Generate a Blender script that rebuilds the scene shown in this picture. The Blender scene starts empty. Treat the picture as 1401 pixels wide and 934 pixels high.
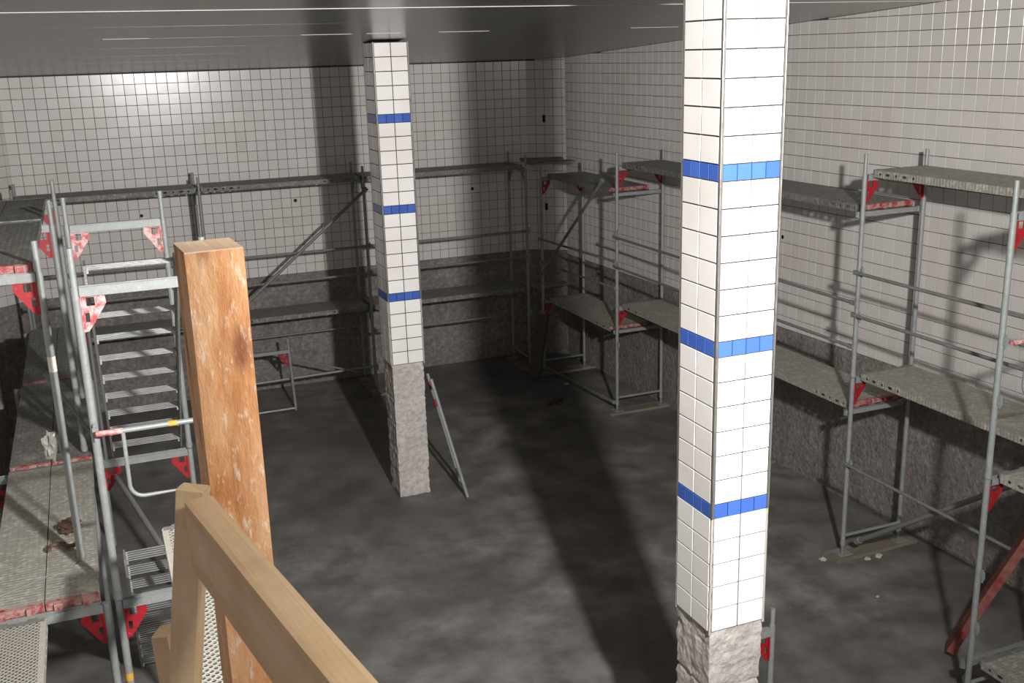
import bpy, bmesh, math, random
from mathutils import Vector, Matrix, noise
random.seed(7)
D = bpy.data
SC = bpy.context.scene
COL = SC.collection

# ------------------------------------------------------------------ camera
CAM = Vector((0.0, 0.0, 5.1602))
R_RIGHT = Vector((0.9258, -0.3770, -0.0282)); R_FWD = Vector((0.3562, 0.8956, -0.2663))
YAW, PITCH, ROLL, FPX = 0.3785, 0.2695, 0.0293, 1437.33
_f = Vector((math.sin(YAW)*math.cos(PITCH), math.cos(YAW)*math.cos(PITCH), -math.sin(PITCH)))
_r = Vector((math.cos(YAW), -math.sin(YAW), 0)); _d = _f.cross(_r)
R_RIGHT = _r*math.cos(ROLL) + _d*math.sin(ROLL)
R_DOWN = -_r*math.sin(ROLL) + _d*math.cos(ROLL)
R_FWD = _f
cam = D.objects.new('camera', D.cameras.new('camera')); COL.objects.link(cam)
cam.data.sensor_fit = 'HORIZONTAL'; cam.data.sensor_width = 36.0
cam.data.lens = FPX/1401*36.0
cam.data.clip_start = 0.05
cam.matrix_world = Matrix(((R_RIGHT.x, -R_DOWN.x, -R_FWD.x, CAM.x), (R_RIGHT.y, -R_DOWN.y, -R_FWD.y, CAM.y),
                           (R_RIGHT.z, -R_DOWN.z, -R_FWD.z, CAM.z), (0, 0, 0, 1)))
SC.camera = cam

# ------------------------------------------------------------------ light
LAMP = Vector((2.12, 0.62, 5.60))
sp = D.lights.new('floodlight', 'SPOT'); sp.energy = 9000; sp.color = (1.0, 0.98, 0.955)
sp.spot_size = math.radians(124); sp.spot_blend = 1.0; sp.shadow_soft_size = 0.11
spo = D.objects.new('floodlight', sp); COL.objects.link(spo); spo.location = LAMP
spo.rotation_euler = (Vector((2.2, 16.5, 4.2)) - LAMP).to_track_quat('-Z', 'Y').to_euler()
wl = D.lights.new('timber_fill', 'POINT'); wl.energy = 225; wl.color = (1.0, 0.95, 0.88); wl.shadow_soft_size = 0.15  # added fill light that brightens the timber post and rail, no known fixture
wlo = D.objects.new('timber_fill', wl); COL.objects.link(wlo); wlo.location = (0.95, -0.35, 5.85)
W = D.worlds.new('world'); SC.world = W; W.use_nodes = True
W.node_tree.nodes['Background'].inputs[0].default_value = (0.93, 0.96, 1.0, 1)
W.node_tree.nodes['Background'].inputs[1].default_value = 0.9
vs = SC.view_settings
vs.view_transform = 'Standard'; vs.look = 'None'; vs.gamma = 1.0; vs.use_curve_mapping = False
vs.exposure = -1.12
SC.display_settings.display_device = 'sRGB'

# ------------------------------------------------------------------ materials
def srgb(r, g, b):
    f = lambda c: (c/255/12.92) if c/255 <= .04045 else ((c/255+.055)/1.055)**2.4
    return (f(r), f(g), f(b), 1)
class NT:
    def __init__(s, name):
        s.m = D.materials.new(name); s.m.use_nodes = True; s.t = s.m.node_tree
        s.b = s.t.nodes['Principled BSDF']; s.out = s.t.nodes['Material Output']
    def n(s, typ, **kw):
        nd = s.t.nodes.new(typ)
        for k, v in kw.items():
            if k in nd.inputs: nd.inputs[k].default_value = v
            else: setattr(nd, k, v)
        return nd
    def l(s, a, b): s.t.links.new(a, b)
    def coord(s, scale=(1, 1, 1), kind='Object'):
        tc = s.n('ShaderNodeTexCoord'); mp = s.n('ShaderNodeMapping'); mp.inputs['Scale'].default_value = scale
        s.l(tc.outputs[kind], mp.inputs[0]); return mp.outputs[0]
    def pos(s, scale=(1, 1, 1)):
        g = s.n('ShaderNodeNewGeometry'); mp = s.n('ShaderNodeMapping'); mp.inputs['Scale'].default_value = scale
        s.l(g.outputs['Position'], mp.inputs[0]); return mp.outputs[0]
    def noise(s, vec, scale, detail=4, rough=.55):
        nd = s.n('ShaderNodeTexNoise'); nd.inputs['Scale'].default_value = scale
        nd.inputs['Detail'].default_value = detail; nd.inputs['Roughness'].default_value = rough
        s.l(vec, nd.inputs['Vector']); return nd.outputs['Fac']
    def ramp(s, fac, stops):
        r = s.n('ShaderNodeValToRGB'); e = r.color_ramp.elements
        while len(e) < len(stops): e.new(.5)
        for el, (p, c) in zip(e, stops): el.position = p; el.color = c
        s.l(fac, r.inputs[0]); return r.outputs[0]
    def mix(s, fac, a, b, typ='MIX'):
        m = s.n('ShaderNodeMixRGB', blend_type=typ)
        for k, v in ((0, fac), (1, a), (2, b)):
            if hasattr(v, 'is_linked'): s.l(v, m.inputs[k])
            else: m.inputs[k].default_value = v
        return m.outputs[0]
    def math(s, op, a, b=0.0):
        m = s.n('ShaderNodeMath', operation=op)
        for k, v in ((0, a), (1, b)):
            if hasattr(v, 'is_linked'): s.l(v, m.inputs[k])
            else: m.inputs[k].default_value = v
        return m.outputs[0]
    def bump(s, h, strength=.4, dist=.01):
        b = s.n('ShaderNodeBump'); b.inputs['Strength'].default_value = strength; b.inputs['Distance'].default_value = dist
        s.l(h, b.inputs['Height']); s.l(b.outputs[0], s.b.inputs['Normal']); return b
    def set(s, col=None, rough=None, metal=None):
        for k, v in (('Base Color', col), ('Roughness', rough), ('Metallic', metal)):
            if v is None: continue
            if hasattr(v, 'is_linked'): s.l(v, s.b.inputs[k])
            else: s.b.inputs[k].default_value = v
        return s.m
G = lambda v: (v, v, v, 1)

def mat_tile(name, base, dark, rough):
    m = NT(name); oi = m.n('ShaderNodeObjectInfo'); ge = m.n('ShaderNodeNewGeometry')
    r = m.math('FRACT', m.math('ADD', oi.outputs['Random'], ge.outputs['Random Per Island']))
    n = m.noise(m.pos((1, 1, 1)), 1.3, 5)
    c = m.mix(m.math('MULTIPLY', r, .5), base, dark)
    st = m.ramp(n, [(.5, G(0)), (.75, G(.35))])
    c = m.mix(st, c, srgb(196, 186, 170))
    m.bump(m.noise(m.pos(), 9, 2), .06, .006)
    return m.set(c, rough, 0)
M_TILE = mat_tile('wall_tile', srgb(214, 209, 205), srgb(198, 193, 190), .22)
M_CTILE = mat_tile('column_tile', srgb(232, 228, 226), srgb(222, 217, 215), .20)
def mat_blue():
    m = NT('blue_tile'); oi = m.n('ShaderNodeObjectInfo')
    c = m.mix(oi.outputs['Random'], srgb(58, 90, 168), srgb(70, 104, 182))
    return m.set(c, .15, 0)
M_BLUE = mat_blue()
def mat_grout(name, col, scale=6):
    m = NT(name); n = m.noise(m.pos(), scale, 6)
    c = m.mix(n, (col[0]*.75, col[1]*.75, col[2]*.75, 1), col)
    m.bump(m.noise(m.pos(), 60, 4), .4, .004)
    return m.set(c, .85, 0)
M_GROUT = mat_grout('grout', srgb(74, 69, 65))
M_CGROUT = mat_grout('column_mortar', srgb(176, 168, 160))
M_CJOINT = mat_grout('column_joint', srgb(42, 39, 38))
def mat_rough(name, c1, c2, c3, s=1.0):
    m = NT(name); p = m.pos()
    n1 = m.noise(p, 2.2*s, 8, .65); n2 = m.noise(p, 17*s, 7, .7)
    c = m.ramp(n2, [(.25, c1), (.5, c2), (.78, c3)])
    c = m.mix(m.ramp(n1, [(.35, G(0)), (.7, G(.5))]), c, c1)
    v = m.n('ShaderNodeTexVoronoi'); v.inputs['Scale'].default_value = 26*s; m.l(p, v.inputs['Vector'])
    h = m.math('ADD', m.math('MULTIPLY', n2, .8), m.math('MULTIPLY', v.outputs['Distance'], .35))
    m.bump(h, .9, .025)
    return m.set(c, .9, 0)
M_ROUGH = mat_rough('hacked_concrete', srgb(92, 86, 82), srgb(134, 127, 122), srgb(176, 168, 162))
M_COLROUGH = mat_rough('hacked_column_concrete', srgb(150, 143, 138), srgb(186, 178, 173), srgb(220, 214, 209), .9)
def mat_floor():
    m = NT('floor_concrete'); p = m.pos()
    n1 = m.noise(p, .55, 6, .6); n2 = m.noise(p, 2.3, 8, .62); n3 = m.noise(p, 22, 5, .6)
    c = m.ramp(n1, [(.30, srgb(82, 79, 77)), (.5, srgb(122, 119, 115)), (.70, srgb(152, 149, 144))])
    c = m.mix(m.ramp(n2, [(.35, G(.0)), (.64, G(.85))]), c, srgb(84, 80, 78))
    c = m.mix(m.ramp(n3, [(.6, G(0)), (.85, G(.35))]), c, srgb(150, 146, 140))
    r = m.ramp(n2, [(.3, G(.62)), (.7, G(.42))])
    m.bump(m.noise(p, 6, 8), .12, .02)
    return m.set(c, r, 0)
M_FLOOR = mat_floor()
def mat_ceil():
    m = NT('ceiling_panel'); p = m.pos((.55, 9, 1)); p2 = m.pos()
    n = m.noise(p, 3.2, 3, .6)
    n2 = m.noise(p2, .7, 4)
    streak = m.ramp(n, [(.66, G(0)), (.69, G(.8))])
    gate = m.ramp(m.noise(m.pos((.4, .5, 1)), 1.2, 2), [(.47, G(0)), (.6, G(1))])
    c = m.mix(n2, srgb(128, 130, 124), srgb(142, 143, 138))
    c = m.mix(m.math('MULTIPLY', streak, gate), c, srgb(212, 210, 204))
    return m.set(c, .27, .55)
M_CEIL = mat_ceil()
def mat_galv(name, c1, c2, metal=.2, rough=.42, dirt=.3):
    m = NT(name); p = m.pos()
    n = m.noise(p, 14, 6, .7); n2 = m.noise(p, 55, 4, .6)
    c = m.mix(n, c1, c2)
    c = m.mix(m.ramp(n2, [(.58, G(0)), (.72, G(dirt))]), c, srgb(206, 200, 188))
    return m.set(c, m.ramp(n, [(.3, G(rough-.1)), (.7, G(rough+.15))]), metal)
M_GALV = mat_galv('galvanised_tube', srgb(122, 126, 126), srgb(156, 159, 157), .2, .45, .3)
M_STEELD = mat_galv('weathered_steel', srgb(104, 105, 102), srgb(136, 136, 131), .15, .55, .4)
M_ALU = mat_galv('aluminium_tread', srgb(150, 151, 150), srgb(190, 191, 190), .5, .35, .2)
M_TRIM = mat_galv('corner_trim', srgb(118, 114, 111), srgb(146, 142, 138), .6, .35, .1)
def mat_red():
    m = NT('red_paint'); p = m.pos()
    n = m.noise(p, 30, 6, .7)
    c = m.mix(m.noise(p, 7, 3), srgb(134, 18, 27), srgb(160, 30, 37))
    c = m.mix(m.ramp(n, [(.62, G(0)), (.74, G(.6))]), c, srgb(196, 170, 164))
    return m.set(c, .5, 0)
M_RED = mat_red()
def mat_reds(ca=srgb(176, 62, 68), cb=srgb(200, 178, 174)):
    m = NT('splattered_red_paint'); p = m.pos()
    n = m.noise(p, 16, 6, .7)
    c = m.mix(m.ramp(n, [(.42, G(0)), (.56, G(.85))]), ca, cb)
    return m.set(c, .55, 0)
M_REDS = mat_reds()
M_REDEND = mat_reds(srgb(146, 48, 54), srgb(164, 138, 130))
def mat_beam():
    m = NT('red_oxide_beam'); p = m.pos()
    c = m.mix(m.ramp(m.noise(p, 9, 6, .7), [(.4, G(0)), (.7, G(.7))]), srgb(120, 44, 40), srgb(142, 112, 100))
    return m.set(c, .7, 0)
M_BEAM = mat_beam()
def mat_deck(name, c1, c2, dust, perf=False, ribs=True):
    m = NT(name); p = m.coord(); pw = m.pos()
    n = m.noise(pw, 3.5, 7, .65); n2 = m.noise(pw, 26, 6, .7)
    c = m.mix(n, c1, c2)
    c = m.mix(m.ramp(n2, [(.5, G(0)), (.68, G(dust))]), c, srgb(206, 201, 188))
    c = m.mix(m.ramp(n, [(.58, G(0)), (.74, G(dust))]), c, srgb(188, 184, 172))
    sx = m.n('ShaderNodeSeparateXYZ'); m.l(p, sx.inputs[0])
    k = 1/.036
    a = m.math('SINE', m.math('MULTIPLY', m.math('ADD', sx.outputs[0], sx.outputs[1]), math.pi*k))
    b = m.math('SINE', m.math('MULTIPLY', m.math('SUBTRACT', sx.outputs[0], sx.outputs[1]), math.pi*k))
    dots = m.math('MULTIPLY', a, b)
    m.bump(m.math('ADD', m.math('MULTIPLY', dots, .5 if ribs else 0.), n2), .6, .006)
    m.set(c, .62, .15)
    if perf:
        mask = m.ramp(m.math('ABSOLUTE', dots), [(.36, G(0)), (.40, G(1))])
        # only in the middle of the plank
        e = m.math('LESS_THAN', m.math('ABSOLUTE', m.math('SUBTRACT', sx.outputs[1], .16)), .125)
        tr = m.n('ShaderNodeBsdfTransparent'); ms = m.n('ShaderNodeMixShader')
        m.l(m.math('MULTIPLY', mask, e), ms.inputs[0]); m.l(m.b.outputs[0], ms.inputs[1]); m.l(tr.outputs[0], ms.inputs[2])
        m.l(ms.outputs[0], m.out.inputs['Surface'])
    return m.m
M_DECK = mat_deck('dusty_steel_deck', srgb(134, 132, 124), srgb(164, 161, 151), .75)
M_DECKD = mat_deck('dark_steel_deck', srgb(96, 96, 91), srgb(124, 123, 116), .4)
M_PERF = mat_deck('perforated_deck', srgb(172, 168, 158), srgb(190, 186, 176), .35, True, False)
def mat_wood(name, c1, c2, c3, axis, g=1.0):
    m = NT(name); s = [14*g, 14*g, 14*g]; s[axis] = .9+1.6*(1-g)
    p = m.coord(tuple(s)); q = m.coord((3.5, 3.5, 3.5))
    s2 = [60, 60, 60]; s2[axis] = 2.5
    n = m.noise(p, 1.0, 5, .6); n2 = m.noise(q, 1.6, 5, .65); n3 = m.noise(m.coord(tuple(s2)), 1.0, 3, .6)
    c = m.ramp(n, [(.32, c1), (.52, c2), (.72, c3)])
    c = m.mix(m.ramp(n2, [(.5, G(0)), (.72, G(.6))]), c, c1)
    c = m.mix(m.math('MULTIPLY', n3, .35*g), c, c3)
    m.bump(m.math('ADD', n3, m.math('MULTIPLY', n2, .8)), .35, .006)
    return m.set(c, .75, 0)
M_POST = mat_wood('rough_sawn_timber', srgb(196, 118, 62), srgb(226, 164, 104), srgb(236, 192, 146), 2)
M_RAIL = mat_wood('planed_timber', srgb(196, 154, 112), srgb(222, 188, 150), srgb(234, 208, 176), 0)
M_GREYWOOD = mat_wood('grey_board', srgb(92, 84, 74), srgb(120, 112, 100), srgb(142, 132, 118), 0)
def mat_plain(name, c, r=.7):
    m = NT(name); n = m.noise(m.pos(), 24, 5)
    return m.set(m.mix(n, (c[0]*.72, c[1]*.72, c[2]*.72, 1), c), r, 0)
M_BLACK = mat_plain('black_void', srgb(14, 13, 13))
M_WHITE = mat_plain('white_sticker', srgb(222, 216, 208))
M_YELLOW = mat_plain('yellow_sticker', srgb(214, 160, 60))
M_RUST = mat_plain('rusty_iron', srgb(92, 66, 54))
M_PLASTIC = mat_plain('crumpled_plastic', srgb(132, 130, 124), .4)
M_RUBBLE = mat_plain('rubble', srgb(196, 188, 176), .9)
M_DARKBOARD = mat_plain('dirty_dark_board', srgb(84, 78, 72), .8)

# ------------------------------------------------------------------ mesh helpers
class MB:
    def __init__(s): s.v = []; s.f = []
    def box(s, a, b, mt=None):
        x0, y0, z0 = a; x1, y1, z1 = b
        P = [(x0,y0,z0),(x1,y0,z0),(x1,y1,z0),(x0,y1,z0),(x0,y0,z1),(x1,y0,z1),(x1,y1,z1),(x0,y1,z1)]
        o = len(s.v)
        for p in P: s.v.append(tuple(mt @ Vector(p)) if mt else p)
        for f in ((0,3,2,1),(4,5,6,7),(0,1,5,4),(1,2,6,5),(2,3,7,6),(3,0,4,7)): s.f.append(tuple(i+o for i in f))
        return s
    def tube(s, pts, r, n=10, cap=True):
        pts = [Vector(p) for p in pts]; o = len(s.v); up = None
        for i, p in enumerate(pts):
            t = (pts[min(i+1, len(pts)-1)] - pts[max(i-1, 0)]).normalized()
            if up is None: up = Vector((0, 0, 1)) if abs(t.z) < .9 else Vector((1, 0, 0))
            a = t.cross(up).normalized(); b = t.cross(a).normalized(); up = -b if False else up
            rr = r[i] if isinstance(r, (list, tuple)) else r
            for k in range(n):
                an = 2*math.pi*k/n; s.v.append(tuple(p + a*math.cos(an)*rr + b*math.sin(an)*rr))
        for i in range(len(pts)-1):
            for k in range(n):
                s.f.append((o+i*n+k, o+i*n+(k+1) % n, o+(i+1)*n+(k+1) % n, o+(i+1)*n+k))
        if cap:
            s.f.append(tuple(o+k for k in range(n))[::-1]); s.f.append(tuple(o+(len(pts)-1)*n+k for k in range(n)))
        return s
    def plate(s, outer, holes, th, mt):
        """plate with holes: outline in local (x, y), extruded th along z, placed by mt"""
        bm = bmesh.new(); edges = []
        for loop in [outer]+holes:
            vs_ = [bm.verts.new((x, y, 0)) for x, y in loop]
            for i in range(len(vs_)): edges.append(bm.edges.new((vs_[i], vs_[(i+1) % len(vs_)])))
        bmesh.ops.triangle_fill(bm, edges=edges, use_beauty=True, use_dissolve=False)
        bm.verts.index_update(); o = len(s.v); n = len(bm.verts)
        co = [v.co.copy() for v in bm.verts]
        for z in (0, th):
            for c in co: s.v.append(tuple(mt @ Vector((c.x, c.y, z))))
        for f in bm.faces:
            ix = [v.index for v in f.verts]
            if f.normal.z < 0: ix = ix[::-1]
            s.f.append(tuple(o+i for i in ix[::-1])); s.f.append(tuple(o+n+i for i in ix))
        k = 0
        for loop in [outer]+holes:
            m_ = len(loop)
            for i in range(m_):
                a, b = k+i, k+(i+1) % m_; s.f.append((o+a, o+b, o+n+b, o+n+a))
            k += m_
        bm.free(); return s
    def mesh(s, name, mat, smooth=False):
        me = D.meshes.new(name); me.from_pydata(s.v, [], s.f); me.materials.append(mat)
        bm = bmesh.new(); bm.from_mesh(me); bmesh.ops.recalc_face_normals(bm, faces=bm.faces); bm.to_mesh(me); bm.free()
        if smooth:
            me.polygons.foreach_set('use_smooth', [True]*len(me.polygons))
            me.set_sharp_from_angle(angle=math.radians(40))
        return me
def link(name, me, parent=None, loc=None, rot=None):
    o = D.objects.new(name, me); COL.objects.link(o)
    if parent: o.parent = parent
    if loc is not None: o.location = loc
    if rot is not None: o.rotation_euler = rot
    return o
def tag(o, label, cat, group=None):
    o['label'] = label; o['category'] = cat
    if group: o['group'] = group
    return o
def thing(name, label, cat, loc=(0, 0, 0), rotz=0, group=None):
    o = D.objects.new(name, None); COL.objects.link(o); o.empty_display_size = .1
    o.location = loc; o.rotation_euler = (0, 0, rotz); return tag(o, label, cat, group)
def struct(o): o['kind'] = 'structure'; return o
CACHE = {}
def cached(key, fn):
    if key not in CACHE: CACHE[key] = fn()
    return CACHE[key]
def circ(cx, cy, r, n=8): return [(cx+r*math.cos(2*math.pi*k/n), cy+r*math.sin(2*math.pi*k/n)) for k in range(n)]
def rectl(x0, y0, x1, y1): return [(x0, y0), (x1, y0), (x1, y1), (x0, y1)]
def project(P):
    c = Vector(P)-CAM; z = c.dot(R_FWD)
    if z <= .01: return None
    return (700.5+FPX*c.dot(R_RIGHT)/z, 467+FPX*c.dot(R_DOWN)/z, z)

# ------------------------------------------------------------------ room
BW = 16.567; TP = .1505; LEDGE = 1.842
def ceil_z(y): return 5.016+.0586*(BW-y)
YN = -2.5                      # the room goes on behind the camera
XL = -1.5
fl = struct(link('floor', MB().box((XL-.2, YN, -.15), (8.6, BW+.2, 0)).mesh('floor', M_FLOOR)))
# ceiling: a slab with sheet panels under it
ct = MB(); a = ceil_z(YN); b = ceil_z(BW+.2)
ct.v = [(XL-.2, YN, a+.02), (8.6, YN, a+.02), (8.6, BW+.2, b+.02), (XL-.2, BW+.2, b+.02), (XL-.2, YN, a+.2), (8.6, YN, a+.2), (8.6, BW+.2, b+.2), (XL-.2, BW+.2, b+.2)]
ct.f = [(0,3,2,1),(4,5,6,7),(0,1,5,4),(1,2,6,5),(2,3,7,6),(3,0,4,7)]
ceil = struct(link('ceiling', ct.mesh('ceiling', M_GROUT)))
PW = 1.19; slope = math.atan(.0586)
def panel_mesh():
    m = MB(); w = PW-.006; x0, x1 = XL-.05, 8.35
    m.box((x0, 0, 0), (x1, w, .016)); return m.mesh('ceiling_panel', M_CEIL)
pm = panel_mesh()
y = 8.22-8*PW
while y < BW-.05:
    o = link('ceiling_panel', pm, ceil); o.location = (0, y, ceil_z(y)); o.rotation_euler = (-slope, 0, 0); y += PW

js = MB().box((XL-.05, -.004, -.003), (8.35, .004, .004)).mesh('joint_strip', M_WHITE)
link('joint_strip', js, ceil, (0, 8.19, ceil_z(8.19)))
for x, l_ in ((2.1, .5), (2.75, .35), (3.5, .55), (.3, .4), (5.7, .6)):
    link('joint_strip', MB().box((x, -.004, -.003), (x+l_, .004, .004)).mesh('joint_strip', M_WHITE), ceil, (0, 10.57, ceil_z(10.57)))
def tile_mesh(w, h, t, bev, name, mat):
    x, z = w/2, h/2; b = bev; v = []
    for yy, q in ((0, 0), (-t+b, 0), (-t, b)):
        v += [(-x+q, yy, -z+q), (x-q, yy, -z+q), (x-q, yy, z-q), (-x+q, yy, z-q)]
    f = [(8, 9, 10, 11)]
    for r in (0, 4):
        for k in range(4): f.append((r+k, r+(k+1) % 4, r+4+(k+1) % 4, r+4+k))
    m = MB(); m.v = v; m.f = f; return m.mesh(name, mat)
WT = tile_mesh(TP-.006, TP-.006, .009, .0016, 'wall_tile', M_TILE)

def tiled_wall(name, P0, P1, zmin, ztop_fn, nind, thick=.15, rough=True, side=1):
    """wall from P0 to P1 (plan); the room is to the right of P0->P1; tiles above zmin"""
    P0 = Vector((P0[0], P0[1], 0)); P1 = Vector((P1[0], P1[1], 0)); u = (P1-P0); L = u.length; u.normalize()
    nrm = Vector((u.y, -u.x, 0))*side           # into the room
    ang = math.atan2(-nrm.x, nrm.y) + math.pi    # local -Y = into the room
    root = struct(link(name, None))
    # masonry body
    zt0, zt1 = ztop_fn(P0.y)+.03, ztop_fn(P1.y)+.03
    m = MB(); q = -nrm*thick
    A = [P0, P1, P1+q, P0+q]
    m.v = [tuple(p) for p in A]+[(A[0].x, A[0].y, zt0), (A[1].x, A[1].y, zt1), (A[2].x, A[2].y, zt1), (A[3].x, A[3].y, zt0)]
    m.f = [(0,3,2,1),(4,5,6,7),(0,1,5,4),(1,2,6,5),(2,3,7,6),(3,0,4,7)]
    link('masonry', m.mesh('masonry', M_GROUT), root)
    # bare hacked render under the tiles
    nu, nz = max(8, int(L/.06)), int(zmin/.06)
    m = MB()
    for j in range(nz+1):
        for i in range(nu+1):
            p = P0+u*(L*i/nu)+Vector((0, 0, (zmin-.004)*j/nz))
            d = .018+.010*noise.fractal(Vector((p.x*7, p.y*7, p.z*7)), 1.0, 2.0, 4)
            if j == nz: d = 0.002
            m.v.append(tuple(p+nrm*d))
    for j in range(nz):
        for i in range(nu): k = j*(nu+1)+i; m.f.append((k, k+1, k+nu+2, k+nu+1))
    me = m.mesh('bare_concrete', M_ROUGH, True); link('bare_concrete', me, root)
    # tiles
    cells = []; nx = int(L/TP+1e-6)+1
    for i in range(nx):
        u0 = i*TP; u1 = min(L, u0+TP)
        if u1-u0 < .02: continue
        j = 0
        while True:
            z0 = zmin+j*TP; j += 1
            c = P0+u*((u0+u1)/2); zc = min(ztop_fn((P0+u*u0).y), ztop_fn((P0+u*u1).y))
            if z0 > zc-.015: break
            full = (z0+TP < zc) and (u1-u0 > TP-.001)
            pr = project((c.x, c.y, z0+TP/2))
            vis = pr and -20 < pr[0] < 1420 and -20 < pr[1] < 950
            cells.append((full and vis, pr[2] if pr else 99, u0, u1, z0, full))
    ind = sorted([c for c in cells if c[0]], key=lambda c: c[1])[:nind]; iset = set((c[2], c[4]) for c in ind)
    for c in ind:
        p = P0+u*(c[2]+TP/2)+Vector((0, 0, c[4]+TP/2))+nrm*.001
        o = link('tile', WT, root); o.location = p
        o.rotation_euler = (random.uniform(-.004, .004), 0, ang+random.uniform(-.004, .004))
    m = MB(); g = .003; t = .009; bv = .0016
    for c in cells:
        if (c[2], c[4]) in iset: continue
        u0, u1, z0 = c[2]+g, c[3]-g, c[4]+g
        za = min(c[4]+TP-g, ztop_fn((P0+u*u0).y)-.004); zb = min(c[4]+TP-g, ztop_fn((P0+u*u1).y)-.004)
        ti, tj = random.uniform(-.0007, .0007), random.uniform(-.0007, .0007); o = len(m.v)
        for dd, q in ((.001, 0), (t-bv, 0), (t, bv)):
            for uu, zz, k in ((u0+q, z0+q, -ti-tj), (u1-q, z0+q, ti-tj), (u1-q, zb-q, ti+tj), (u0+q, za-q, -ti+tj)):
                m.v.append(tuple(P0+u*uu+nrm*(dd+k)+Vector((0, 0, zz))))
        m.f.append((o+8, o+9, o+10, o+11))
        for r in (0, 4):
            for k in range(4): m.f.append((o+r+k, o+r+(k+1) % 4, o+r+4+(k+1) % 4, o+r+4+k))
    if m.v:
        o = link('tile_field', m.mesh('tile_field', M_TILE), root); o['kind'] = 'stuff'
    return root, P0, u, nrm, ang
C0 = (6.978, BW); C1 = (7.50, 16.15); RB = (7.83, 8.0)
rd = (Vector(RB)-Vector(C1)).normalized(); RE = tuple(Vector(C1)+rd*18.4)
wb = tiled_wall('wall_back', (-.98, BW), C0, LEDGE, ceil_z, 300)
wc = tiled_wall('wall_corner', C0, C1, LEDGE, ceil_z, 110)
wr = tiled_wall('wall_right', C1, RE, LEDGE-.06, ceil_z, 300)
tiled_wall('wall_corner_left', (XL, 16.15), (-.98, BW), LEDGE, ceil_z, 60)
tiled_wall('wall_left', (XL, YN), (XL, 16.15), LEDGE, ceil_z, 0)
# holes left by pulled fixings
def wall_hole(wall, pt, w, h):
    root, P0, u, nrm, ang = wall; p = Vector(pt)
    d = (p-P0).dot(u); q = P0+u*d+nrm*.0095; q.z = p.z
    m = MB()
    if w == h:
        m.tube([(0, .0, 0), (0, -.002, 0)], w/2, 12)
    else: m.box((-w/2, -.002, -h/2), (w/2, 0, h/2))
    o = link('drill_hole', m.mesh('drill_hole', M_BLACK), root); o.location = q; o.rotation_euler = (0, 0, ang); return o
wall_hole(wb, (3.0, BW, 3.0), .055, .055); wall_hole(wb, (5.954, BW, 2.966), .055, .055); wall_hole(wb, (.70, BW, 2.95), .05, .05)
wall_hole(wc, (7.22, 16.4, 4.06), .05, .12); wall_hole(wc, (7.24, 16.4, 2.59), .05, .12); wall_hole(wr, (7.75, 10.456, 2.9), .05, .05)

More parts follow.
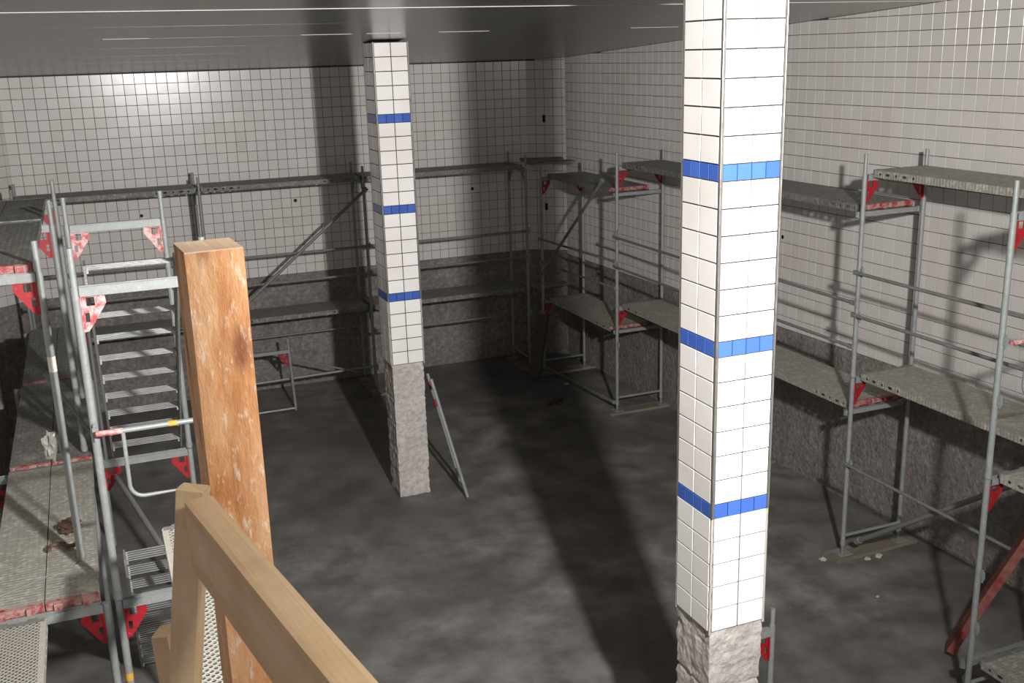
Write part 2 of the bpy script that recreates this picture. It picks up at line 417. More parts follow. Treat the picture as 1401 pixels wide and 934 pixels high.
# ------------------------------------------------------------------ columns
CW = .187; CP = .152; CB = .0917; CZ0 = 1.671; E_ = .018; CS = 2*CW+2*E_
CTM = tile_mesh(CW-.0085, CP-.0085, .010, .0016, 'column_tile', M_CTILE)
CBM = tile_mesh(CW/2-.005, CB-.004, .010, .0016, 'blue_tile', M_BLUE)
def column(name, label, nx, ny, seedv):
    cx, cy = nx-E_+CS/2, ny+CS/2
    root = thing(name, label, 'column', (cx, cy, 0))
    zc = min(ceil_z(cy-CS/2), ceil_z(cy+CS/2)); h = CS/2-.010
    link('core', MB().box((-h, -h, CZ0-.004), (h, h, zc)).mesh('core', M_CJOINT), root)
    # hacked base: one closed displaced shell
    m = MB(); n = 22; nz = 90; hb = CS/2-.016
    ring = []
    for s_ in range(4):
        for i in range(n): ring.append((s_, i/n))
    for j in range(nz+1):
        z = (CZ0-.004)*j/nz
        for s_, t in ring:
            c, si = [(1, 0), (0, 1), (-1, 0), (0, -1)][s_]
            a_ = -hb+2*hb*t; x, y_ = (a_, -hb) if s_ == 0 else (hb, a_) if s_ == 1 else (-a_, hb) if s_ == 2 else (-hb, -a_)
            q = Vector((x*9+seedv, y_*9, z*9)); d = .009*noise.fractal(q*1.4, .9, 2.1, 5)+.003*noise.noise(q*.5)
            cr = abs((z/.31) % 1-.5); d -= .010*max(0, cr-.46)*25
            f = 1+d/hb; m.v.append((x*f, y_*f, z))
    R = len(ring)
    for j in range(nz):
        for i in range(R): m.f.append((j*R+i, j*R+(i+1) % R, (j+1)*R+(i+1) % R, (j+1)*R+i))
    m.f.append(tuple(range(R))[::-1]); m.f.append(tuple(nz*R+i for i in range(R)))
    link('bare_base', m.mesh('bare_base', M_COLROUGH, True), root)
    # rows
    rows = []; z = CZ0
    for blk, cnt in ((0, 5), (1, 6), (2, 6), (3, 30)):
        for k in range(cnt):
            if z+CP > zc+.012: break
            rows.append((z, CP, False)); z += CP
        if blk < 3: rows.append((z, CB, True)); z += CB
        if blk == 0: ztrim = z-CB
    for fa in range(4):
        rot = fa*math.pi/2; mt = Matrix.Rotation(rot, 3, 'Z')
        for z, hh, blue in rows:
            k = 4 if blue else 2; w = 2*CW/k
            for i in range(k):
                p = mt @ Vector((-CW+w*(i+.5), -h, z+hh/2))
                o = link('blue_tile' if blue else 'tile', CBM if blue else CTM, root); o.location = p
                o.rotation_euler = (random.uniform(-.004, .004), 0, rot+random.uniform(-.004, .004))
    # metal angle trims down to the lowest blue band, rough mortar fillets below
    for fa in range(4):
        mt = Matrix.Rotation(fa*math.pi/2, 4, 'Z'); H = CS/2
        m = MB(); m.box((-H, -H, ztrim), (-H+E_, -H+.003, zc), mt); m.box((-H, -H, ztrim), (-H+.003, -H+E_, zc), mt)
        m.tube([mt @ Vector((-H+.004, -H+.004, ztrim)), mt @ Vector((-H+.004, -H+.004, zc))], .005, 8)
        link('corner_trim', m.mesh('corner_trim', M_TRIM, True), root)
        m = MB(); P = []
        for j in range(31):
            z = CZ0-.02+(ztrim-CZ0+.02)*j/30; d = .004*noise.noise(Vector((fa*7+seedv, z*20, 0)))
            P.append(mt @ Vector((-H+.010+d, -H+.010-d, z)))
        m.tube(P, [.009+.002*noise.noise(Vector((p.z*31, fa, 0))) for p in P], 6)
        link('mortar_strip', m.mesh('mortar_strip', M_CGROUT, True), root)
    return root
column('tiled_column', 'near white tiled square column with three blue bands, cut by the photo edges', 3.2207, 4.9146, 1.0)
column('tiled_column', 'far white tiled square column with three blue bands and hacked concrete foot', 3.0381, 11.4126, 5.0)

# ------------------------------------------------------------------ scaffold kit
TR = .0242
def gusset_mesh(flip):
    s = -1 if flip else 1
    out = [(0, 0), (.135, 0), (.140, -.05), (.065, -.16), (.028, -.21), (0, -.21)]
    hol = [rectl(.032, -.06, .078, -.008), rectl(.018, -.155, .042, -.10)]
    out = [(s*x, y) for x, y in out]; hol = [[(s*x, y) for x, y in h_] for h_ in hol]
    mt = Matrix(((1, 0, 0, 0), (0, 0, -1, .004), (0, 1, 0, 0), (0, 0, 0, 1)))
    m = MB(); m.plate(out, hol, .008, mt)
    m.box((min(0, s*.012), -.016, -.21), (max(0, s*.012), .016, 0)); return m.mesh('gusset', M_RED)
def gusset_mesh2(flip):
    me = gusset_mesh(flip).copy(); me.materials[0] = M_REDS; return me
def gusset_dark(flip):
    me = gusset_mesh(flip).copy(); me.materials[0] = M_STEELD; return me
def frame(label, loc, rotz=0, w=.73, h=2.0, spigot=.2, bottom=True, group='scaffold frames', splat=False, gus=(1, 1), wedges=(.62, 1.07), gmat=None, name='scaffold_trestle'):
    root = thing(name, label, 'scaffold frame', loc, rotz, group)
    post = cached(('post', h), lambda: MB().tube([(0, 0, 0), (0, 0, h-.005)], TR, 12).mesh('post', M_GALV, True))
    posts = []
    for x in (0, w):
        po = link('post', post, root, (x, 0, 0)); posts.append(po)
        if spigot:
            me = cached(('spig', spigot), lambda: MB().tube([(0, 0, -.02), (0, 0, spigot), ], .019, 10).mesh('spigot', M_GALV, True))
            link('spigot', me, po, (0, 0, h))
    def tr():
        m = MB(); a, b = TR*.9, w-TR*.9
        m.box((a, -.026, h-.062), (b, .026, h-.056)); m.box((a, -.026, h-.062), (b, -.020, h-.005)); m.box((a, .020, h-.062), (b, .026, h-.005))
        m.box((a, -.030, h-.012), (b, -.018, h-.006)); m.box((a, .018, h-.012), (b, .030, h-.006))
        return m.mesh('transom', M_GALV)
    link('transom', cached(('tr', w, h), tr), root)
    if gus[0]: link('gusset', cached(('g0', splat), lambda: gusset_mesh2(False) if splat else gusset_mesh(False)) if not gmat else cached(('g0d',), lambda: gusset_dark(False)), root, (TR-.004, 0, h-.064))
    if gus[1]: link('gusset', cached(('g1', splat), lambda: gusset_mesh2(True) if splat else gusset_mesh(True)) if not gmat else cached(('g1d',), lambda: gusset_dark(True)), root, (w-TR+.004, 0, h-.064))
    if bottom:
        me = cached(('bt', w), lambda: MB().tube([(TR*.8, 0, 0), (w-TR*.8, 0, 0)], .017, 8).mesh('bottom_tube', M_GALV, True))
        link('bottom_tube', me, root, (0, 0, .11))
    wm = cached('wedge', lambda: MB().box((-.012, -.055, -.03), (.012, -.018, .03)).box((-.006, -.048, -.055), (.006, -.030, .05)).mesh('wedge_housing', M_GALV))
    for z in wedges:
        if z < h: link('wedge_housing', wm, posts[0], (0, 0, z))
    cm = cached('collar', lambda: MB().tube([(0, 0, -.02), (0, 0, .02)], TR+.004, 12).mesh('collar', M_GALV, True))
    link('collar', cm, posts[0], (0, 0, .03)); link('collar', cm, posts[1], (0, 0, .03))
    return root
def transom_only(label, loc, rotz=0, w=.73, group='scaffold transoms'):
    root = thing('ledger_transom', label, 'scaffold transom', loc, rotz, group)
    me = cached(('to', w), lambda: MB().box((TR+.004, -.024, -.05), (w-TR-.004, .024, -.004)).mesh('bar', M_GALV)); link('bar', me, root)
    cl = cached('clampT', lambda: MB().tube([(0, 0, -.055), (0, 0, 0)], TR+.006, 10).mesh('clamp', M_STEELD, True))
    link('clamp', cl, root); link('clamp', cl, root, (w, 0, 0)); return root
PLW = .315
def plank_mesh(L, mat):
    m = MB(); m.box((0.015, 0, -.005), (L-.015, PLW, 0))
    hol = []
    for sgn in (0, 1):
        for k, (x, t) in enumerate(((.10, 0), (.20, 1), (.31, 0), (.42, 1), (.53, 0))):
            xx = x if sgn == 0 else L-x
            hol.append(circ(xx, -.034, .014) if t == 0 else [(xx-.028, -.034), (xx-.02, -.046), (xx+.02, -.046), (xx+.028, -.034), (xx+.02, -.022), (xx-.02, -.022)])
    for yy in (.003, PLW):
        mt = Matrix(((1, 0, 0, 0), (0, 0, -1, yy), (0, 1, 0, 0), (0, 0, 0, 1)))
        m.plate(rectl(.015, -.07, L-.015, -.0045), hol, .003, mt)
    m.box((.015, 0, -.07), (L-.015, .025, -.067)); m.box((.015, PLW-.025, -.07), (L-.015, PLW, -.067))
    return m.mesh('deck', mat)
def cap_mesh(L, mat):
    m = MB()
    m.box((0, .004, -.045), (.016, PLW-.004, .0015)); m.box((.014, .01, 0), (.045, PLW-.01, .0018))
    return m.mesh('end_cap', mat)
def hook_mesh(mat):
    return MB().box((-.022, 0, -.02), (.0, .05, .0)).box((-.022, 0, -.045), (-.016, .05, -.018)).mesh('hook', mat)
def plank(label, p0, L, along, mat=None, group='steel scaffold planks', redend=True, off=0.0, name='steel_plank'):
    """along 'y': runs +Y from p0, p0 is the +X edge;  along 'x': runs +X from p0 (the -Y edge)"""
    mat = mat or M_DECK
    rot = math.pi/2 if along == 'y' else 0.0
    root = thing(name, label, 'scaffold plank', p0, rot, group)
    L = round(L, 3)
    link('deck', cached(('pl', L, mat.name), lambda: plank_mesh(L, mat)), root)
    for k, ce in enumerate((M_REDEND if redend else M_STEELD, M_STEELD)):
        cm = cached(('cap', ce.name), lambda: cap_mesh(L, ce)); hk = cached(('hook', ce.name), lambda: hook_mesh(ce))
        ec = link('end_cap', cm, root) if k == 0 else link('end_cap', cm, root, (L, PLW, 0), (0, 0, math.pi))
        for yy in (.05, PLW-.10): link('hook', hk, ec, (0, yy, 0))
    return root
def bar(name, label, a, b, r=.0165, cat='guardrail', group=None, mat=None, ends=True):
    a, b = Vector(a), Vector(b); root = thing(name, label, cat, a, 0, group); d = b-a; t = d.normalized()
    link('tube', MB().tube([t*.03, d-t*.03], r, 10).mesh('tube', mat or M_STEELD, True), root)
    if ends:
        s = t.cross(Vector((0, 0, 1))).normalized()
        for e, sg in ((Vector(), 1), (d, -1)):
            m = MB(); mt = Matrix.Translation(e) @ Matrix((( t.x*sg, s.x, 0, 0), (t.y*sg, s.y, 0, 0), (t.z*sg, s.z, 1, 0), (0, 0, 0, 1)))
            m.box((-.012, -.010, -.022), (.06, .010, .022), mt); link('flat_end', m.mesh('flat_end', mat or M_STEELD), root)
    return root
def brace(label, a, b, r=.0225, mat=None, group='diagonal braces'):
    root = bar('diagonal_brace', label, a, b, r, 'brace', group, mat or M_STEELD, False)
    d = Vector(b)-Vector(a); t = d.normalized()
    for e in (t*.05, d-t*.05):
        link('coupler', MB().tube([e-t*.035, e+t*.035], r+.011, 8).mesh('coupler', M_STEELD, True), root)
    return root
def base_jack(label, x, y, group='base jacks'):
    root = thing('base_jack', label, 'base jack', (x, y, .035), 0, group)
    pl_ = cached('bj', lambda: MB().plate(rectl(-.075, -.075, .075, .075), [circ(-.05, -.05, .01, 6), circ(.05, .05, .01, 6)], .008, Matrix()).mesh('foot_plate', M_GALV))
    link('foot_plate', pl_, root)
    link('spindle', cached('bs', lambda: MB().tube([(0, 0, .008), (0, 0, .085)], .018, 10).mesh('spindle', M_STEELD, True)), root); return root
def sole_board(label, x0, y, x1, group='sole boards'):
    m = MB().box((x0, y-.11, 0), (x1, y+.11, .035)); c = Vector(((x0+x1)/2, y, 0))
    m.v = [tuple(Vector(v)-c) for v in m.v]
    o = link('sole_board', m.mesh('sole_board', M_GREYWOOD)); o.location = c; o.rotation_euler = (0, 0, random.uniform(-.05, .05)); return tag(o, label, 'board', group)

ZB = .12    # frames sit on jacks
# ---- right-hand run: x of outer post, y, deck levels
def rframe(X, Y, lv, txt, bottom2=False):
    frame('lower scaffold frame '+txt, (X, Y, ZB), 0, .73, lv[0]-ZB, 0, True, 'scaffold frames along the right wall', wedges=(.92,))
    frame('upper scaffold frame '+txt, (X, Y, lv[0]), 0, .73, lv[1]-lv[0], .19, False, 'scaffold frames along the right wall')
    for x in ((X, X+.73) if Y > 6 else ()): base_jack('base jack under the %s post %s' % ('room-side' if x == X else 'wall-side', txt), x, Y)
    sole_board('timber sole board under the scaffold '+txt, X-.16, Y, X+.90)
rframe(6.63, 15.25, (1.25, 3.24), 'in the far right corner')
rframe(6.80, 13.0, (1.60, 3.585), 'just left of the near column')
rframe(6.80, 10.49, (1.60, 3.60), 'hidden behind the near column')
rframe(6.80, 7.98, (1.95, 3.95), 'right of the near column')
rframe(6.80, 5.41, (1.95, 3.95), 'at the near end of the right-hand run')
for z, w_ in ((1.25, 'lower'), (3.23, 'upper')): transom_only('%s cross bar clamped to the frame left of the near column' % w_, (6.80, 13.065, z-.012))
for z, w_ in ((1.60, 'lower'), (3.60, 'upper')): transom_only('%s cross bar clamped to the frame right of the near column' % w_, (6.80, 8.045, z-.012))
for (ya, yb, xa, zz, txt) in ((13.05, 15.25, 6.80, (1.29, 3.28), 'bay in the far right corner'), (10.49, 13.0, 6.80, (1.64, 3.64), 'bay left of the near column'),
                          (8.035, 10.49, 6.80, (1.64, 3.64), 'bay right behind the near column'), (5.41, 7.98, 6.80, (1.99, 3.99), 'bay nearest the right edge of the photo')):
    for lvl, z in zip(('lower', 'upper'), zz):
        for k, s_ in ((0, 'room-side'), (1, 'wall-side')):
            xo = xa+.055+(k+1)*(PLW+.004)-(.13 if yb > 15 else 0)
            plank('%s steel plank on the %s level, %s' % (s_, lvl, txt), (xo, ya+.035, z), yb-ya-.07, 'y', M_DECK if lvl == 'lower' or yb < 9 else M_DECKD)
def rrails(ya, yb, x0, x1, zs, txt):
    for z, n_ in zip(zs, ('lower', 'upper', 'lowest')):
        bar('guardrail_tube', '%s guardrail tube %s' % (n_, txt), (x1-.045, yb+.012, z), (x0-.045, ya-.012, z), group='guardrail tubes')
rrails(13.0, 15.25, 6.80, 6.63, (1.88, 2.26), 'of the scaffold bay in the far right corner')
rrails(10.49, 13.0, 6.80, 6.80, (2.19, 2.61), 'of the scaffold bay left of the near column')
rrails(7.98, 10.49, 6.80, 6.80, (2.27, 2.71), 'of the scaffold bay right behind the near column')
rrails(5.41, 7.98, 6.80, 6.80, (2.59, 3.01, 1.04), 'of the scaffold bay nearest the right photo edge')
for i_ in (): pass
brace('dark diagonal brace crossing the bay in the far right corner', (6.53, 15.2, 1.62), (6.66, 13.15, 3.40))
brace('diagonal brace rising from the frame base right of the near column', (6.86, 7.86, .20), (6.86, 5.55, 1.88), .026)
brace('low brace tube on the floor in front of the far right scaffold bays', (6.76, 13.0, .16), (6.60, 15.15, .16), .018)
# ---- free-standing scaffold at the right photo edge
RX, RY = 5.97, 5.46
frame('lower frame of the free-standing scaffold at the right photo edge', (RX, RY, ZB), 0, .73, 1.98-ZB, 0, True, 'scaffold frames at the right photo edge')
frame('upper frame of the free-standing scaffold at the right photo edge', (RX, RY, 1.98), 0, .73, 2.0, .22, False, 'scaffold frames at the right photo edge')
base_jack('base jack under the free-standing scaffold at the right photo edge', RX, RY)
for z, n_ in ((.45, 'bottom'), (2.025, 'middle'), (4.025, 'top')):
    for k in (0, 1):
        plank('%s level steel plank of the right edge scaffold, %s of two' % (n_, ('left', 'right')[k]), (RX+.055+(k+1)*(PLW+.004), RY-2.50, z), 2.455, 'y', M_DECK, group='planks of the right edge scaffold', redend=False)
transom_only('low cross bar of the free-standing scaffold at the right photo edge', (RX, RY+.058, .40))
def gate(label, loc, w, drop, group, stk):
    root = thing('guard_gate', label, 'guard gate', loc, 0, group)
    tr_ = link('top_rail', MB().tube([(0, 0, 0), (w, 0, 0)], .017, 10).mesh('top_rail', M_GALV, True), root)
    link('red_tip', MB().tube([(-.03, 0, 0), (.12, 0, 0)], .0182, 10).mesh('red_tip', M_REDS, True), root)
    P = [(.12, 0, 0), (.12, 0, -drop+.08)]
    for k in range(1, 6):
        an = math.pi/2*k/5; P.append((.12+.08*(1-math.cos(an)), 0, -drop+.08-.08*math.sin(an)))
    P.append((w, 0, -drop)); link('loop', MB().tube(P, .013, 10).mesh('loop', M_GALV, True), root)
    if stk: link('sticker', MB().tube([(stk, 0, 0), (stk+.05, 0, 0)], .0178, 10).mesh('sticker', M_YELLOW, True), tr_)
    return root
gate('tubular guard gate on the free-standing scaffold at the right photo edge', (RX+.04, RY-.09, 3.05), .68, .42, 'guard gates', 0)
# red steel beam leaning in the corner
def lean_box(name, label, cat, a, b, w, t, mat, channel=False):
    a, b = Vector(a), Vector(b); d = b-a; L = d.length; q = d.to_track_quat('X', 'Z')
    m = MB()
    if channel: m.box((0, -w/2, 0), (L, w/2, .008)); m.box((0, -w/2, -t), (L, -w/2+.008, 0)); m.box((0, w/2-.008, -t), (L, w/2, 0))
    else: m.box((0, -w/2, -t/2), (L, w/2, t/2))
    o = link(name, m.mesh(name, mat)); o.location = a; o.rotation_mode = 'QUATERNION'; o.rotation_quaternion = q; return tag(o, label, cat)
lean_box('steel_beam', 'red-brown steel channel beam leaning on the floor at the lower right', 'steel beam', (6.40, 6.10, .09), (6.86, 5.62, 1.62), .17, .06, M_BEAM, True)

# ---- back run
BY = 15.5; BX = (-.95, 1.46, 3.84, 6.48); BN = ('at the left end of the back wall', 'behind the timber post at the back wall', 'beside the far column at the back wall', 'at the right end of the back wall')
for x, t in zip(BX, BN):
    frame('lower dark scaffold frame '+t, (x, BY, ZB), math.pi/2, .73, 1.38-ZB, 0, True, 'scaffold frames along the back wall', wedges=(.32, .9), gmat=1)
    frame('upper dark scaffold frame '+t, (x, BY, 1.38), math.pi/2, .73, 1.99, .2, False, 'scaffold frames along the back wall', wedges=(.57, .99), gmat=1)
    for yy in (BY, BY+.73): base_jack('base jack under the %s post %s' % ('front' if yy == BY else 'rear', t), x, yy)
    m = MB().box((-.11, -.5, 0), (.11, .5, .035)); o = link('sole_board', m.mesh('sole_board', M_GREYWOOD)); o.location = (x, BY+.365, 0); tag(o, 'timber sole board under the scaffold '+t, 'board', 'sole boards')
BB = ('left bay of the back scaffold', 'middle bay of the back scaffold', 'right bay of the back scaffold')
for i in range(3):
    for lvl, z in (('lower', 1.421), ('upper', 3.411)):
        for k, s_ in ((0, 'front'), (1, 'rear')):
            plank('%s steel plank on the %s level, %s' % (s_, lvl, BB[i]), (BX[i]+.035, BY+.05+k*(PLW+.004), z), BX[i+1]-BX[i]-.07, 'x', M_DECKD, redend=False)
    for z, n_ in ((1.95, 'lower'), (2.37, 'upper')):
        bar('guardrail_tube', '%s guardrail tube of the %s' % (n_, BB[i]), (BX[i]+.03, BY-.04, z), (BX[i+1]-.03, BY-.04, z), group='guardrail tubes')
bar('guardrail_tube', 'floor-level tube of the middle bay of the back scaffold', (BX[1]+.03, BY-.04, .44), (BX[2]-.03, BY-.04, .47), .02, group='guardrail tubes', mat=M_GALV)
bar('guardrail_tube', 'knee-high tube of the middle bay of the back scaffold', (BX[1]+.03, BY+.69, .95), (BX[2]-.03, BY+.69, .95), group='guardrail tubes')
bar('guardrail_tube', 'knee-high tube of the right bay of the back scaffold', (BX[2]+.03, BY-.04, 1.03), (BX[3]-.6, BY-.04, 1.02), group='guardrail tubes')
brace('long diagonal brace across the middle bay of the back scaffold', (BX[1]+.05, BY-.10, 1.34), (BX[2]+.04, BY-.10, 3.26))
brace('thin diagonal brace low in the middle bay of the back scaffold', (BX[1]+.05, BY-.10, 1.15), (3.55, BY-.10, .42), .016)
# corner boards
def board(name, label, x0, y0, x1, y1, z, t, mat, rz=0):
    m = MB().box((-(x1-x0)/2, -(y1-y0)/2, 0), ((x1-x0)/2, (y1-y0)/2, t)); o = link(name, m.mesh(name, mat)); o.location = ((x0+x1)/2, (y0+y1)/2, z); o.rotation_euler = (0, 0, rz)
    return tag(o, label, 'board', 'loose boards in the scaffold corner')
board('corner_board', 'loose grey board on the upper level in the far right corner, front one', 6.54, 15.36, 7.30, 15.62, 3.415, .03, M_GREYWOOD, -.05)
board('corner_board', 'loose grey board on the upper level in the far right corner, rear one', 6.54, 15.64, 7.22, 15.90, 3.446, .03, M_GREYWOOD, -.25)
board('corner_board', 'loose board bridging the lower scaffold levels in the far right corner', 6.54, 15.36, 7.15, 15.62, 1.425, .03, M_GREYWOOD, .05)

# ---- left run and stair tower
LX = -.945
for Y, t in ((6.43, 'in front of the black opening at lower left'), (9.0, 'at the far end of the lit deck on the left'), (11.57, 'in the dark left corner'), (14.1, 'deepest in the dark left corner')):
    frame('lower scaffold frame '+t, (LX-(.07 if Y == 9.0 else 0), Y, 0), 0, .73, 1.93, .0, False, 'lower scaffold frames on the left', wedges=())
FA = frame('upper scaffold frame with red gusset at the left photo edge, standing on the deck', (-1.075, 7.04, 1.985), 0, .73, 1.945, .19, False, 'upper scaffold frames on the left', wedges=())
for Y, t in ((9.16, 'behind the stair at the left photo edge'), (10.75, 'at the end of the upper left deck')):
    frame('upper scaffold frame '+t, (-1.03, Y, 1.985), 0, .73, 1.945, .19, False, 'upper scaffold frames on the left', wedges=())
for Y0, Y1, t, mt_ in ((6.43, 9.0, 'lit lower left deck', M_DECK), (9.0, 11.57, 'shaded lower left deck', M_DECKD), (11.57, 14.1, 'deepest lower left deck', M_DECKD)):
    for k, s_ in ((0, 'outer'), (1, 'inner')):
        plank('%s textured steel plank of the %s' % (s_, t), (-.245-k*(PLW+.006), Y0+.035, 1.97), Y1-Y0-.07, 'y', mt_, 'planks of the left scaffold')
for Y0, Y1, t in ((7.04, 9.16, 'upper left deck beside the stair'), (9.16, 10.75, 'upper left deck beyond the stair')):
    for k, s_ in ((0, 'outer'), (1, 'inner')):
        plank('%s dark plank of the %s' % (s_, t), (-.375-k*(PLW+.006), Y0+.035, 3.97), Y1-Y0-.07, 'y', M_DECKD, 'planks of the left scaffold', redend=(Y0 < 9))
TX = -.14
for Y, t, X in ((6.43, 'at the front of the stair tower', TX), (9.0, 'at the back of the stair tower', TX-.05)):
    FT0 = frame('lower scaffold frame '+t, (X, Y, 0), 0, .73, 1.93, 0, False, 'stair tower frames', wedges=())
    FT = FT0 if Y < 7 else FT
    frame('upper scaffold frame '+t, (X, Y, 1.93), 0, .73, 2.0, .22, False, 'stair tower frames', True, wedges=(1.12,))
def tread_mesh():
    m = MB(); w = .53
    for k in range(5): m.box((0, -.08+k*.034, -.006), (w, -.08+k*.034+.009, .0))
    for x in (0, w-.02): m.box((x, -.08, -.03), (x+.012, .065, -.006))
    return m.mesh('tread', M_ALU)
def stair(label, zt, n, group):
    x0 = -.085
    root = thing('stair_flight', label, 'stair', (x0, 7.05, zt-2.0), 0, group)
    tm = cached('tread', tread_mesh)
    for i in range(n): link('tread', tm, root, (.015, .195*i, 2.0-.2*i))
    for x in (0, .545):
        m = MB(); q = [(-.13, 2.03), (-.13, 1.90), (.195*(n-1)+.05, 2.0-.2*(n-1)-.13), (.195*(n-1)+.12, 2.0-.2*(n-1)-.02), (.02, 2.04)]
        mt = Matrix(((0, 0, 1, x), (1, 0, 0, 0), (0, 1, 0, 0), (0, 0, 0, 1))); m.plate(q, [], .014, mt)
        link('stringer', m.mesh('stringer', M_STEELD), root)
    return root
stair('upper aluminium stair flight descending away inside the tower', 3.925, 10, 'stair flights')
stair('lower aluminium stair flight under the left tower, mostly in shadow', 1.925, 10, 'stair flights')
gate('tubular guard gate with red tip and yellow sticker in front of the stair', (-.105, 6.335, 3.055), .68, .43, 'guard gates', .38)
bar('stair_handrail', 'dark handrail tube slanting across the gap right of the lit deck', (-.075, 8.86, 1.82), (.27, 6.62, 1.86), .022, 'handrail', mat=M_STEELD)
brace('thin diagonal tube across the shaded lower left scaffold', (-.513, 9.06, 2.748), (-.16, 9.06, 2.02), .015)
# perforated decks near the camera
plank('perforated steel plank at the lower left corner of the photo', (-.555, 4.28, 1.93), 2.10, 'y', M_PERF, 'perforated planks', redend=False, name='perforated_plank')
plank('perforated steel plank at the lower left corner of the photo, wall side', (-.875, 4.28, 1.93), 2.10, 'y', M_PERF, 'perforated planks', redend=False, name='perforated_plank')
plank('perforated steel plank behind the timber railing', (.138+PLW, 2.9, 2.802), 2.50, 'y', M_PERF, 'perforated planks', name='perforated_plank')
# bits on post A
def ring(name, label, c, r, h, mat, parent=None):
    m = MB().tube([(0, 0, 0), (0, 0, h)], r, 12); o = link(name, m.mesh(name, mat, True)); o.location = c; return o
link('sticker', MB().tube([(0, 0, 0), (0, 0, .10)], .0252, 12).mesh('sticker', M_WHITE, True), FA, (.73, 0, 1.295))
link('sticker', MB().tube([(0, 0, 0), (0, 0, .05)], .0252, 12).mesh('sticker', M_YELLOW, True), FT, (0, 0, 1.36))
def crumple(name, label, cat, c, r, mat, sq=(1, 1, 1), seed=0, amp=.5):
    bm = bmesh.new(); bmesh.ops.create_icosphere(bm, subdivisions=3, radius=1)
    for v in bm.verts:
        n_ = noise.fractal(v.co*1.7+Vector((seed, seed*2, 0)), .8, 2, 4); v.co *= (1+amp*n_); v.co = Vector((v.co.x*sq[0], v.co.y*sq[1], v.co.z*sq[2]))*r
    zmin_ = min(v.co.z for v in bm.verts)
    me = D.meshes.new(name); bm.to_mesh(me); bm.free(); me.materials.append(mat)
    o = link(name, me); o.location = c; return tag(o, label, cat)
crumple('plastic_rag', 'crumpled grey plastic caught on the post at the left photo edge', 'plastic', (-.425, 7.005, 2.80), .07, M_PLASTIC, (.55, .4, 1.1), 3, .9)
# rusty clamp and wire on the lit deck
cl = thing('scaffold_clamp', 'rusty scaffold clamp lying on the lit lower left deck', 'clamp', (-.50, 7.22, 1.975), .3)
m = MB(); P = [(.05*math.cos(k*.5), .05*math.sin(k*.5), .03) for k in range(8)]; m.tube(P, .014, 8); link('jaw', m.mesh('jaw', M_RUST, True), cl)
m = MB(); P = [(.10+.05*math.cos(k*.5+2.5), .05*math.sin(k*.5+2.5), .03) for k in range(8)]; m.tube(P, .014, 8); link('jaw', m.mesh('jaw', M_RUST, True), cl)
link('bolt', MB().tube([(.05, -.07, .03), (.05, .06, .03)], .009, 6).mesh('bolt', M_RUST, True), cl)
wi = MB().tube([(0, 0, .005), (-.14, -.12, .006), (-.30, -.22, .005), (-.48, -.32, .005)], .005, 6); o = link('wire_rod', wi.mesh('wire_rod', M_STEELD, True)); o.location = (-.36, 7.0, 1.974); tag(o, 'thin steel wire rod lying across the lit lower left deck', 'wire')
crumple('dirt_heap', 'dark clump of dirt on the lit lower left deck, beside the post', 'debris', (-.42, 7.55, 2.012), .07, M_RUST, (1, 1.3, .35), 9, .7)

# ------------------------------------------------------------------ timber railing near the camera
def timber(name, label, cat, a, b, w, t, mat_fn, up=None, roll=0.0, axis=0, disp=.0015, seed=0):
    a, b = Vector(a), Vector(b); d = b-a; L = d.length; x = d.normalized(); up = Vector(up or (0, 0, 1))
    y = up.cross(x).normalized(); z = x.cross(y)
    n = 40; m = MB(); prof = []
    k = 5
    for s_ in range(4):
        for i in range(k):
            t_ = i/k
            prof.append([(-w/2+w*t_, -t/2), (w/2, -t/2+t*t_), (w/2-w*t_, t/2), (-w/2, t/2-t*t_)][s_])
    c_ = .004
    for j in range(n+1):
        for (p, q) in prof:
            f = noise.noise(Vector((p*30+seed, q*30, j*L/n*6)))*disp
            cc = 1-(.03 if abs(abs(p)-w/2) < 1e-6 and abs(abs(q)-t/2) < 1e-6 else 0)
            m.v.append(tuple(Vector((L*j/n, p*cc+f, q*cc+f))))
    R = len(prof)
    for j in range(n):
        for i in range(R): m.f.append((j*R+i, j*R+(i+1) % R, (j+1)*R+(i+1) % R, (j+1)*R+i))
    m.f.append(tuple(range(R))); m.f.append(tuple(n*R+i for i in range(R)))
    o = link(name, m.mesh(name, mat_fn)); o.matrix_world = Matrix(((x.x, y.x, z.x, a.x), (x.y, y.y, z.y, a.y), (x.z, y.z, z.z, a.z), (0, 0, 0, 1)))
    return tag(o, label, cat) if label else o
def mat_post():
    m = NT('rough_sawn_post'); p = m.coord((5, 15, 15)); q = m.coord((22, 60, 60)); w = m.coord((2.2, 9, 9))
    n1 = m.noise(p, 1.0, 6, .65); n2 = m.noise(q, 1.0, 5, .7); n3 = m.noise(w, 1.0, 4, .6)
    c = m.ramp(n1, [(.30, srgb(176, 104, 58)), (.48, srgb(212, 150, 100)), (.66, srgb(226, 178, 134))])
    c = m.mix(m.ramp(n3, [(.52, G(0)), (.68, G(.7))]), c, srgb(232, 190, 150))
    c = m.mix(m.ramp(n2, [(.55, G(0)), (.66, G(.8))]), c, srgb(244, 222, 198))
    v = m.n('ShaderNodeTexVoronoi'); v.inputs['Scale'].default_value = 1.0; m.l(m.coord((4.5, 13, 13)), v.inputs['Vector'])
    c = m.mix(m.ramp(v.outputs['Distance'], [(.10, G(.75)), (.26, G(0))]), c, srgb(120, 66, 38))
    m.bump(m.math('ADD', n2, n1), .7, .006)
    return m.set(c, .8, 0)
M_POSTX = mat_post()
M_SAWN = mat_wood('sawn_end_grain', srgb(206, 168, 140), srgb(220, 188, 162), srgb(228, 200, 176), 2)
pu = Vector((math.sin(-.07), math.cos(-.07), 0))
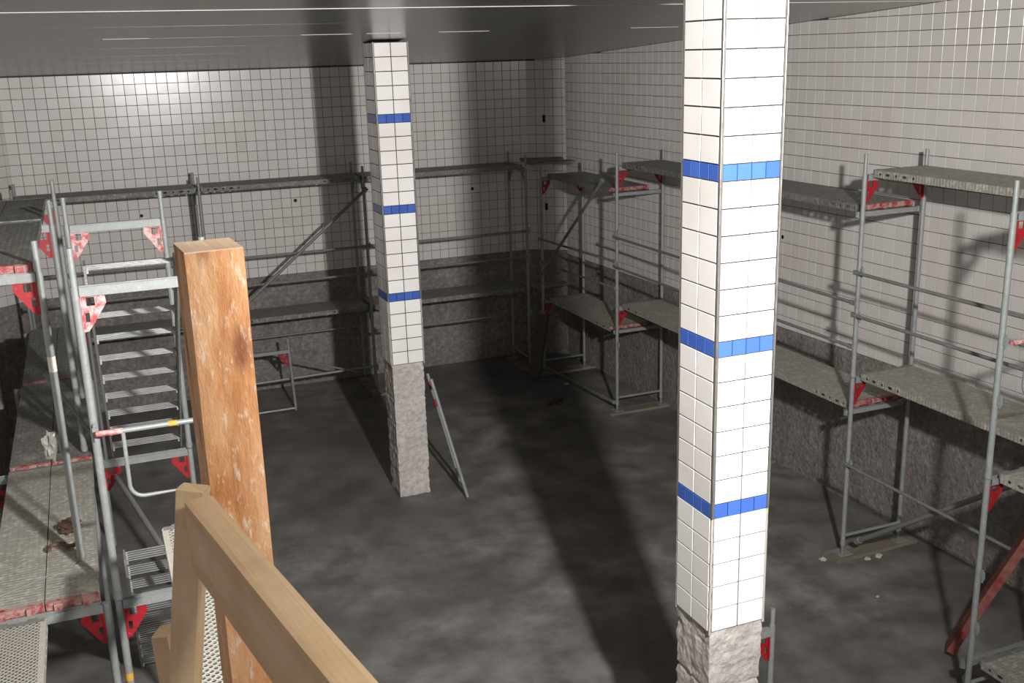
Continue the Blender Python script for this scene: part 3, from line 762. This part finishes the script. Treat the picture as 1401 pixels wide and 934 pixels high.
tp = timber('timber_post', 'thick rough-sawn square timber post in the left foreground', 'post', (.187, 1.937, 2.75), (.187, 1.937, 4.838), .104, .12, M_POSTX, pu, 0, 0, .003, 2)
link('sawn_top', MB().box((-.001, -.0505, -.0585), (.0025, .0505, .0585)).mesh('sawn_top', M_SAWN), tp, ((Vector((.187, 1.937, 4.838))-Vector((.187, 1.937, 2.75))).length, 0, 0))
rd_ = Vector((-.154, .987, -.03)).normalized(); e0 = Vector((.104, 1.655, 4.478-.062)); 
timber('timber_rail', 'pale planed timber handrail running to the lower edge of the photo', 'rail', e0, e0-rd_*2.2, .046, .122, M_RAIL, (0, 0, 1), 0, 0, .0008, 4)
timber('timber_strut', 'slanting planed timber strut under the end of the handrail', 'strut', (.101, 1.712, 4.474), (-.03, 1.705, 3.55), .038, .046, M_RAIL, (.9, -.45, 0), 0, 0, .0008, 6)
timber('timber_offcut', 'short timber offcut at the bottom edge beside the strut', 'timber', (.028, 1.83, 4.16), (.05, 1.80, 3.7), .05, .03, M_RAIL, (.9, -.4, 0), 0, 0, .001, 8)

# ------------------------------------------------------------------ loose things on the floor
# frame leaning on the far column
def lean_frame(label, a0, a1, t0, t1, group):
    a0, a1, t0, t1 = map(Vector, (a0, a1, t0, t1)); root = thing('leaning_trestle', label, 'scaffold frame', a0, 0, group)
    for a, t in ((a0, t0), (a1, t1)): link('post', MB().tube([a-a0, t-a0], .021, 10).mesh('post', M_GALV, True), root)
    for f, nm in ((.12, 'rung'), (.9, 'rung')):
        link(nm, MB().tube([a0.lerp(t0, f)-a0, a1.lerp(t1, f)-a0], .017, 8).mesh(nm, M_GALV, True), root)
    for f in (.70, .86):
        p = a1.lerp(t1, f)-a0; q = a1.lerp(t1, f+.07)-a0
        link('red_coupler', MB().tube([p, q], .03, 8).mesh('red_coupler', M_RED, True), root)
    return root
lean_frame('narrow steel frame with red couplers leaning against the far column', (3.764, 11.05, .02), (3.85, 11.56, .02), (3.475, 11.36, 1.46), (3.56, 11.78, 1.40), 'leaning frames')
# small frame near the back wall
sf = thing('small_trestle', 'small tubular frame with red gusset standing before the back scaffold', 'scaffold frame', (1.78, 15.30, 0), 0)
for x, h_ in ((0, 1.05), (.74, 1.12)): link('post', MB().tube([(x, 0, 0), (x-.03, .04, h_)], .021, 10).mesh('post', M_GALV, True), sf)
link('transom', MB().box((0, .01, .90), (.72, .05, .95)).mesh('transom', M_GALV), sf); link('bottom_tube', MB().tube([(0, 0, .03), (.74, 0, .03)], .017, 8).mesh('bottom_tube', M_GALV, True), sf)
link('gusset', cached(('g1', False), lambda: gusset_mesh(True)), sf, (.70, .03, .90))
lean_box('leaning_board', 'dark dirty board leaning on the scaffold in the far right corner', 'board', (6.33, 14.98, .06), (6.58, 15.14, 1.05), .20, .06, M_DARKBOARD)
# frame standing behind the near column foot
nf = thing('low_trestle', 'low scaffold frame with red gusset half hidden by the near column foot', 'scaffold frame', (3.70, 5.93, 0), 0)
for x in (0, .73):
    link('post', MB().tube([(x, 0, 0), (x, 0, .88)], TR, 12).mesh('post', M_GALV, True), nf); link('spigot', MB().tube([(x, 0, .87), (x, 0, 1.02)], .019, 10).mesh('spigot', M_GALV, True), nf)
link('transom', MB().box((TR, -.026, .80), (.73-TR, .026, .86)).mesh('transom', M_GALV), nf)
link('gusset', cached(('g1', False), lambda: gusset_mesh(True)), nf, (.73-TR, 0, .80)); link('gusset', cached(('g0', False), lambda: gusset_mesh(False)), nf, (TR, 0, .80))
# rubble
rub = [((6.05, 13.75), .035, 'pale crumb of rubble left of the dark debris lump on the floor'), ((6.16, 13.80), .06, 'dark lump of debris on the floor before the far right bay'), ((6.28, 13.86), .04, 'pale crumb of rubble right of the dark debris lump on the floor'),
       ((6.98, 7.80), .025, 'white crumb of rubble by the frame base right of the near column'), ((7.12, 7.80), .032, 'white lump of rubble beside the frame base right of the near column'), ((6.56, 7.98), .03, 'pale stone at the foot plate right of the near column'),
       ((6.55, 7.15), .014, 'tiny white chip alone on the floor right of the near column'), ((6.70, 14.55), .03, 'pale crumb of rubble at the far right sole board'), ((6.93, 13.75), .03, 'white chip of rubble on the floor under the far right bay')]
for i, ((x, y_), r, l_) in enumerate(rub):
    crumple('rubble', l_, 'rubble', (x, y_, r*.45), r, M_RUST if 'dark' in l_ else M_RUBBLE, (1.2, 1, .6), i*3+1, .5)['group'] = 'rubble on the floor'
for (x, y_, z, r, l_) in ((7.02, 13.55, 1.30, .03, 'white plaster crumb on the lower plank of the far right corner bay'), (7.2, 11.9, 1.65, .03, 'white plaster crumb on the lower plank left of the near column')):
    crumple('plaster_crumb', l_, 'rubble', (x, y_, z), r, M_RUBBLE, (1.2, 1, .5), x, .5)['group'] = 'plaster crumbs on the planks'
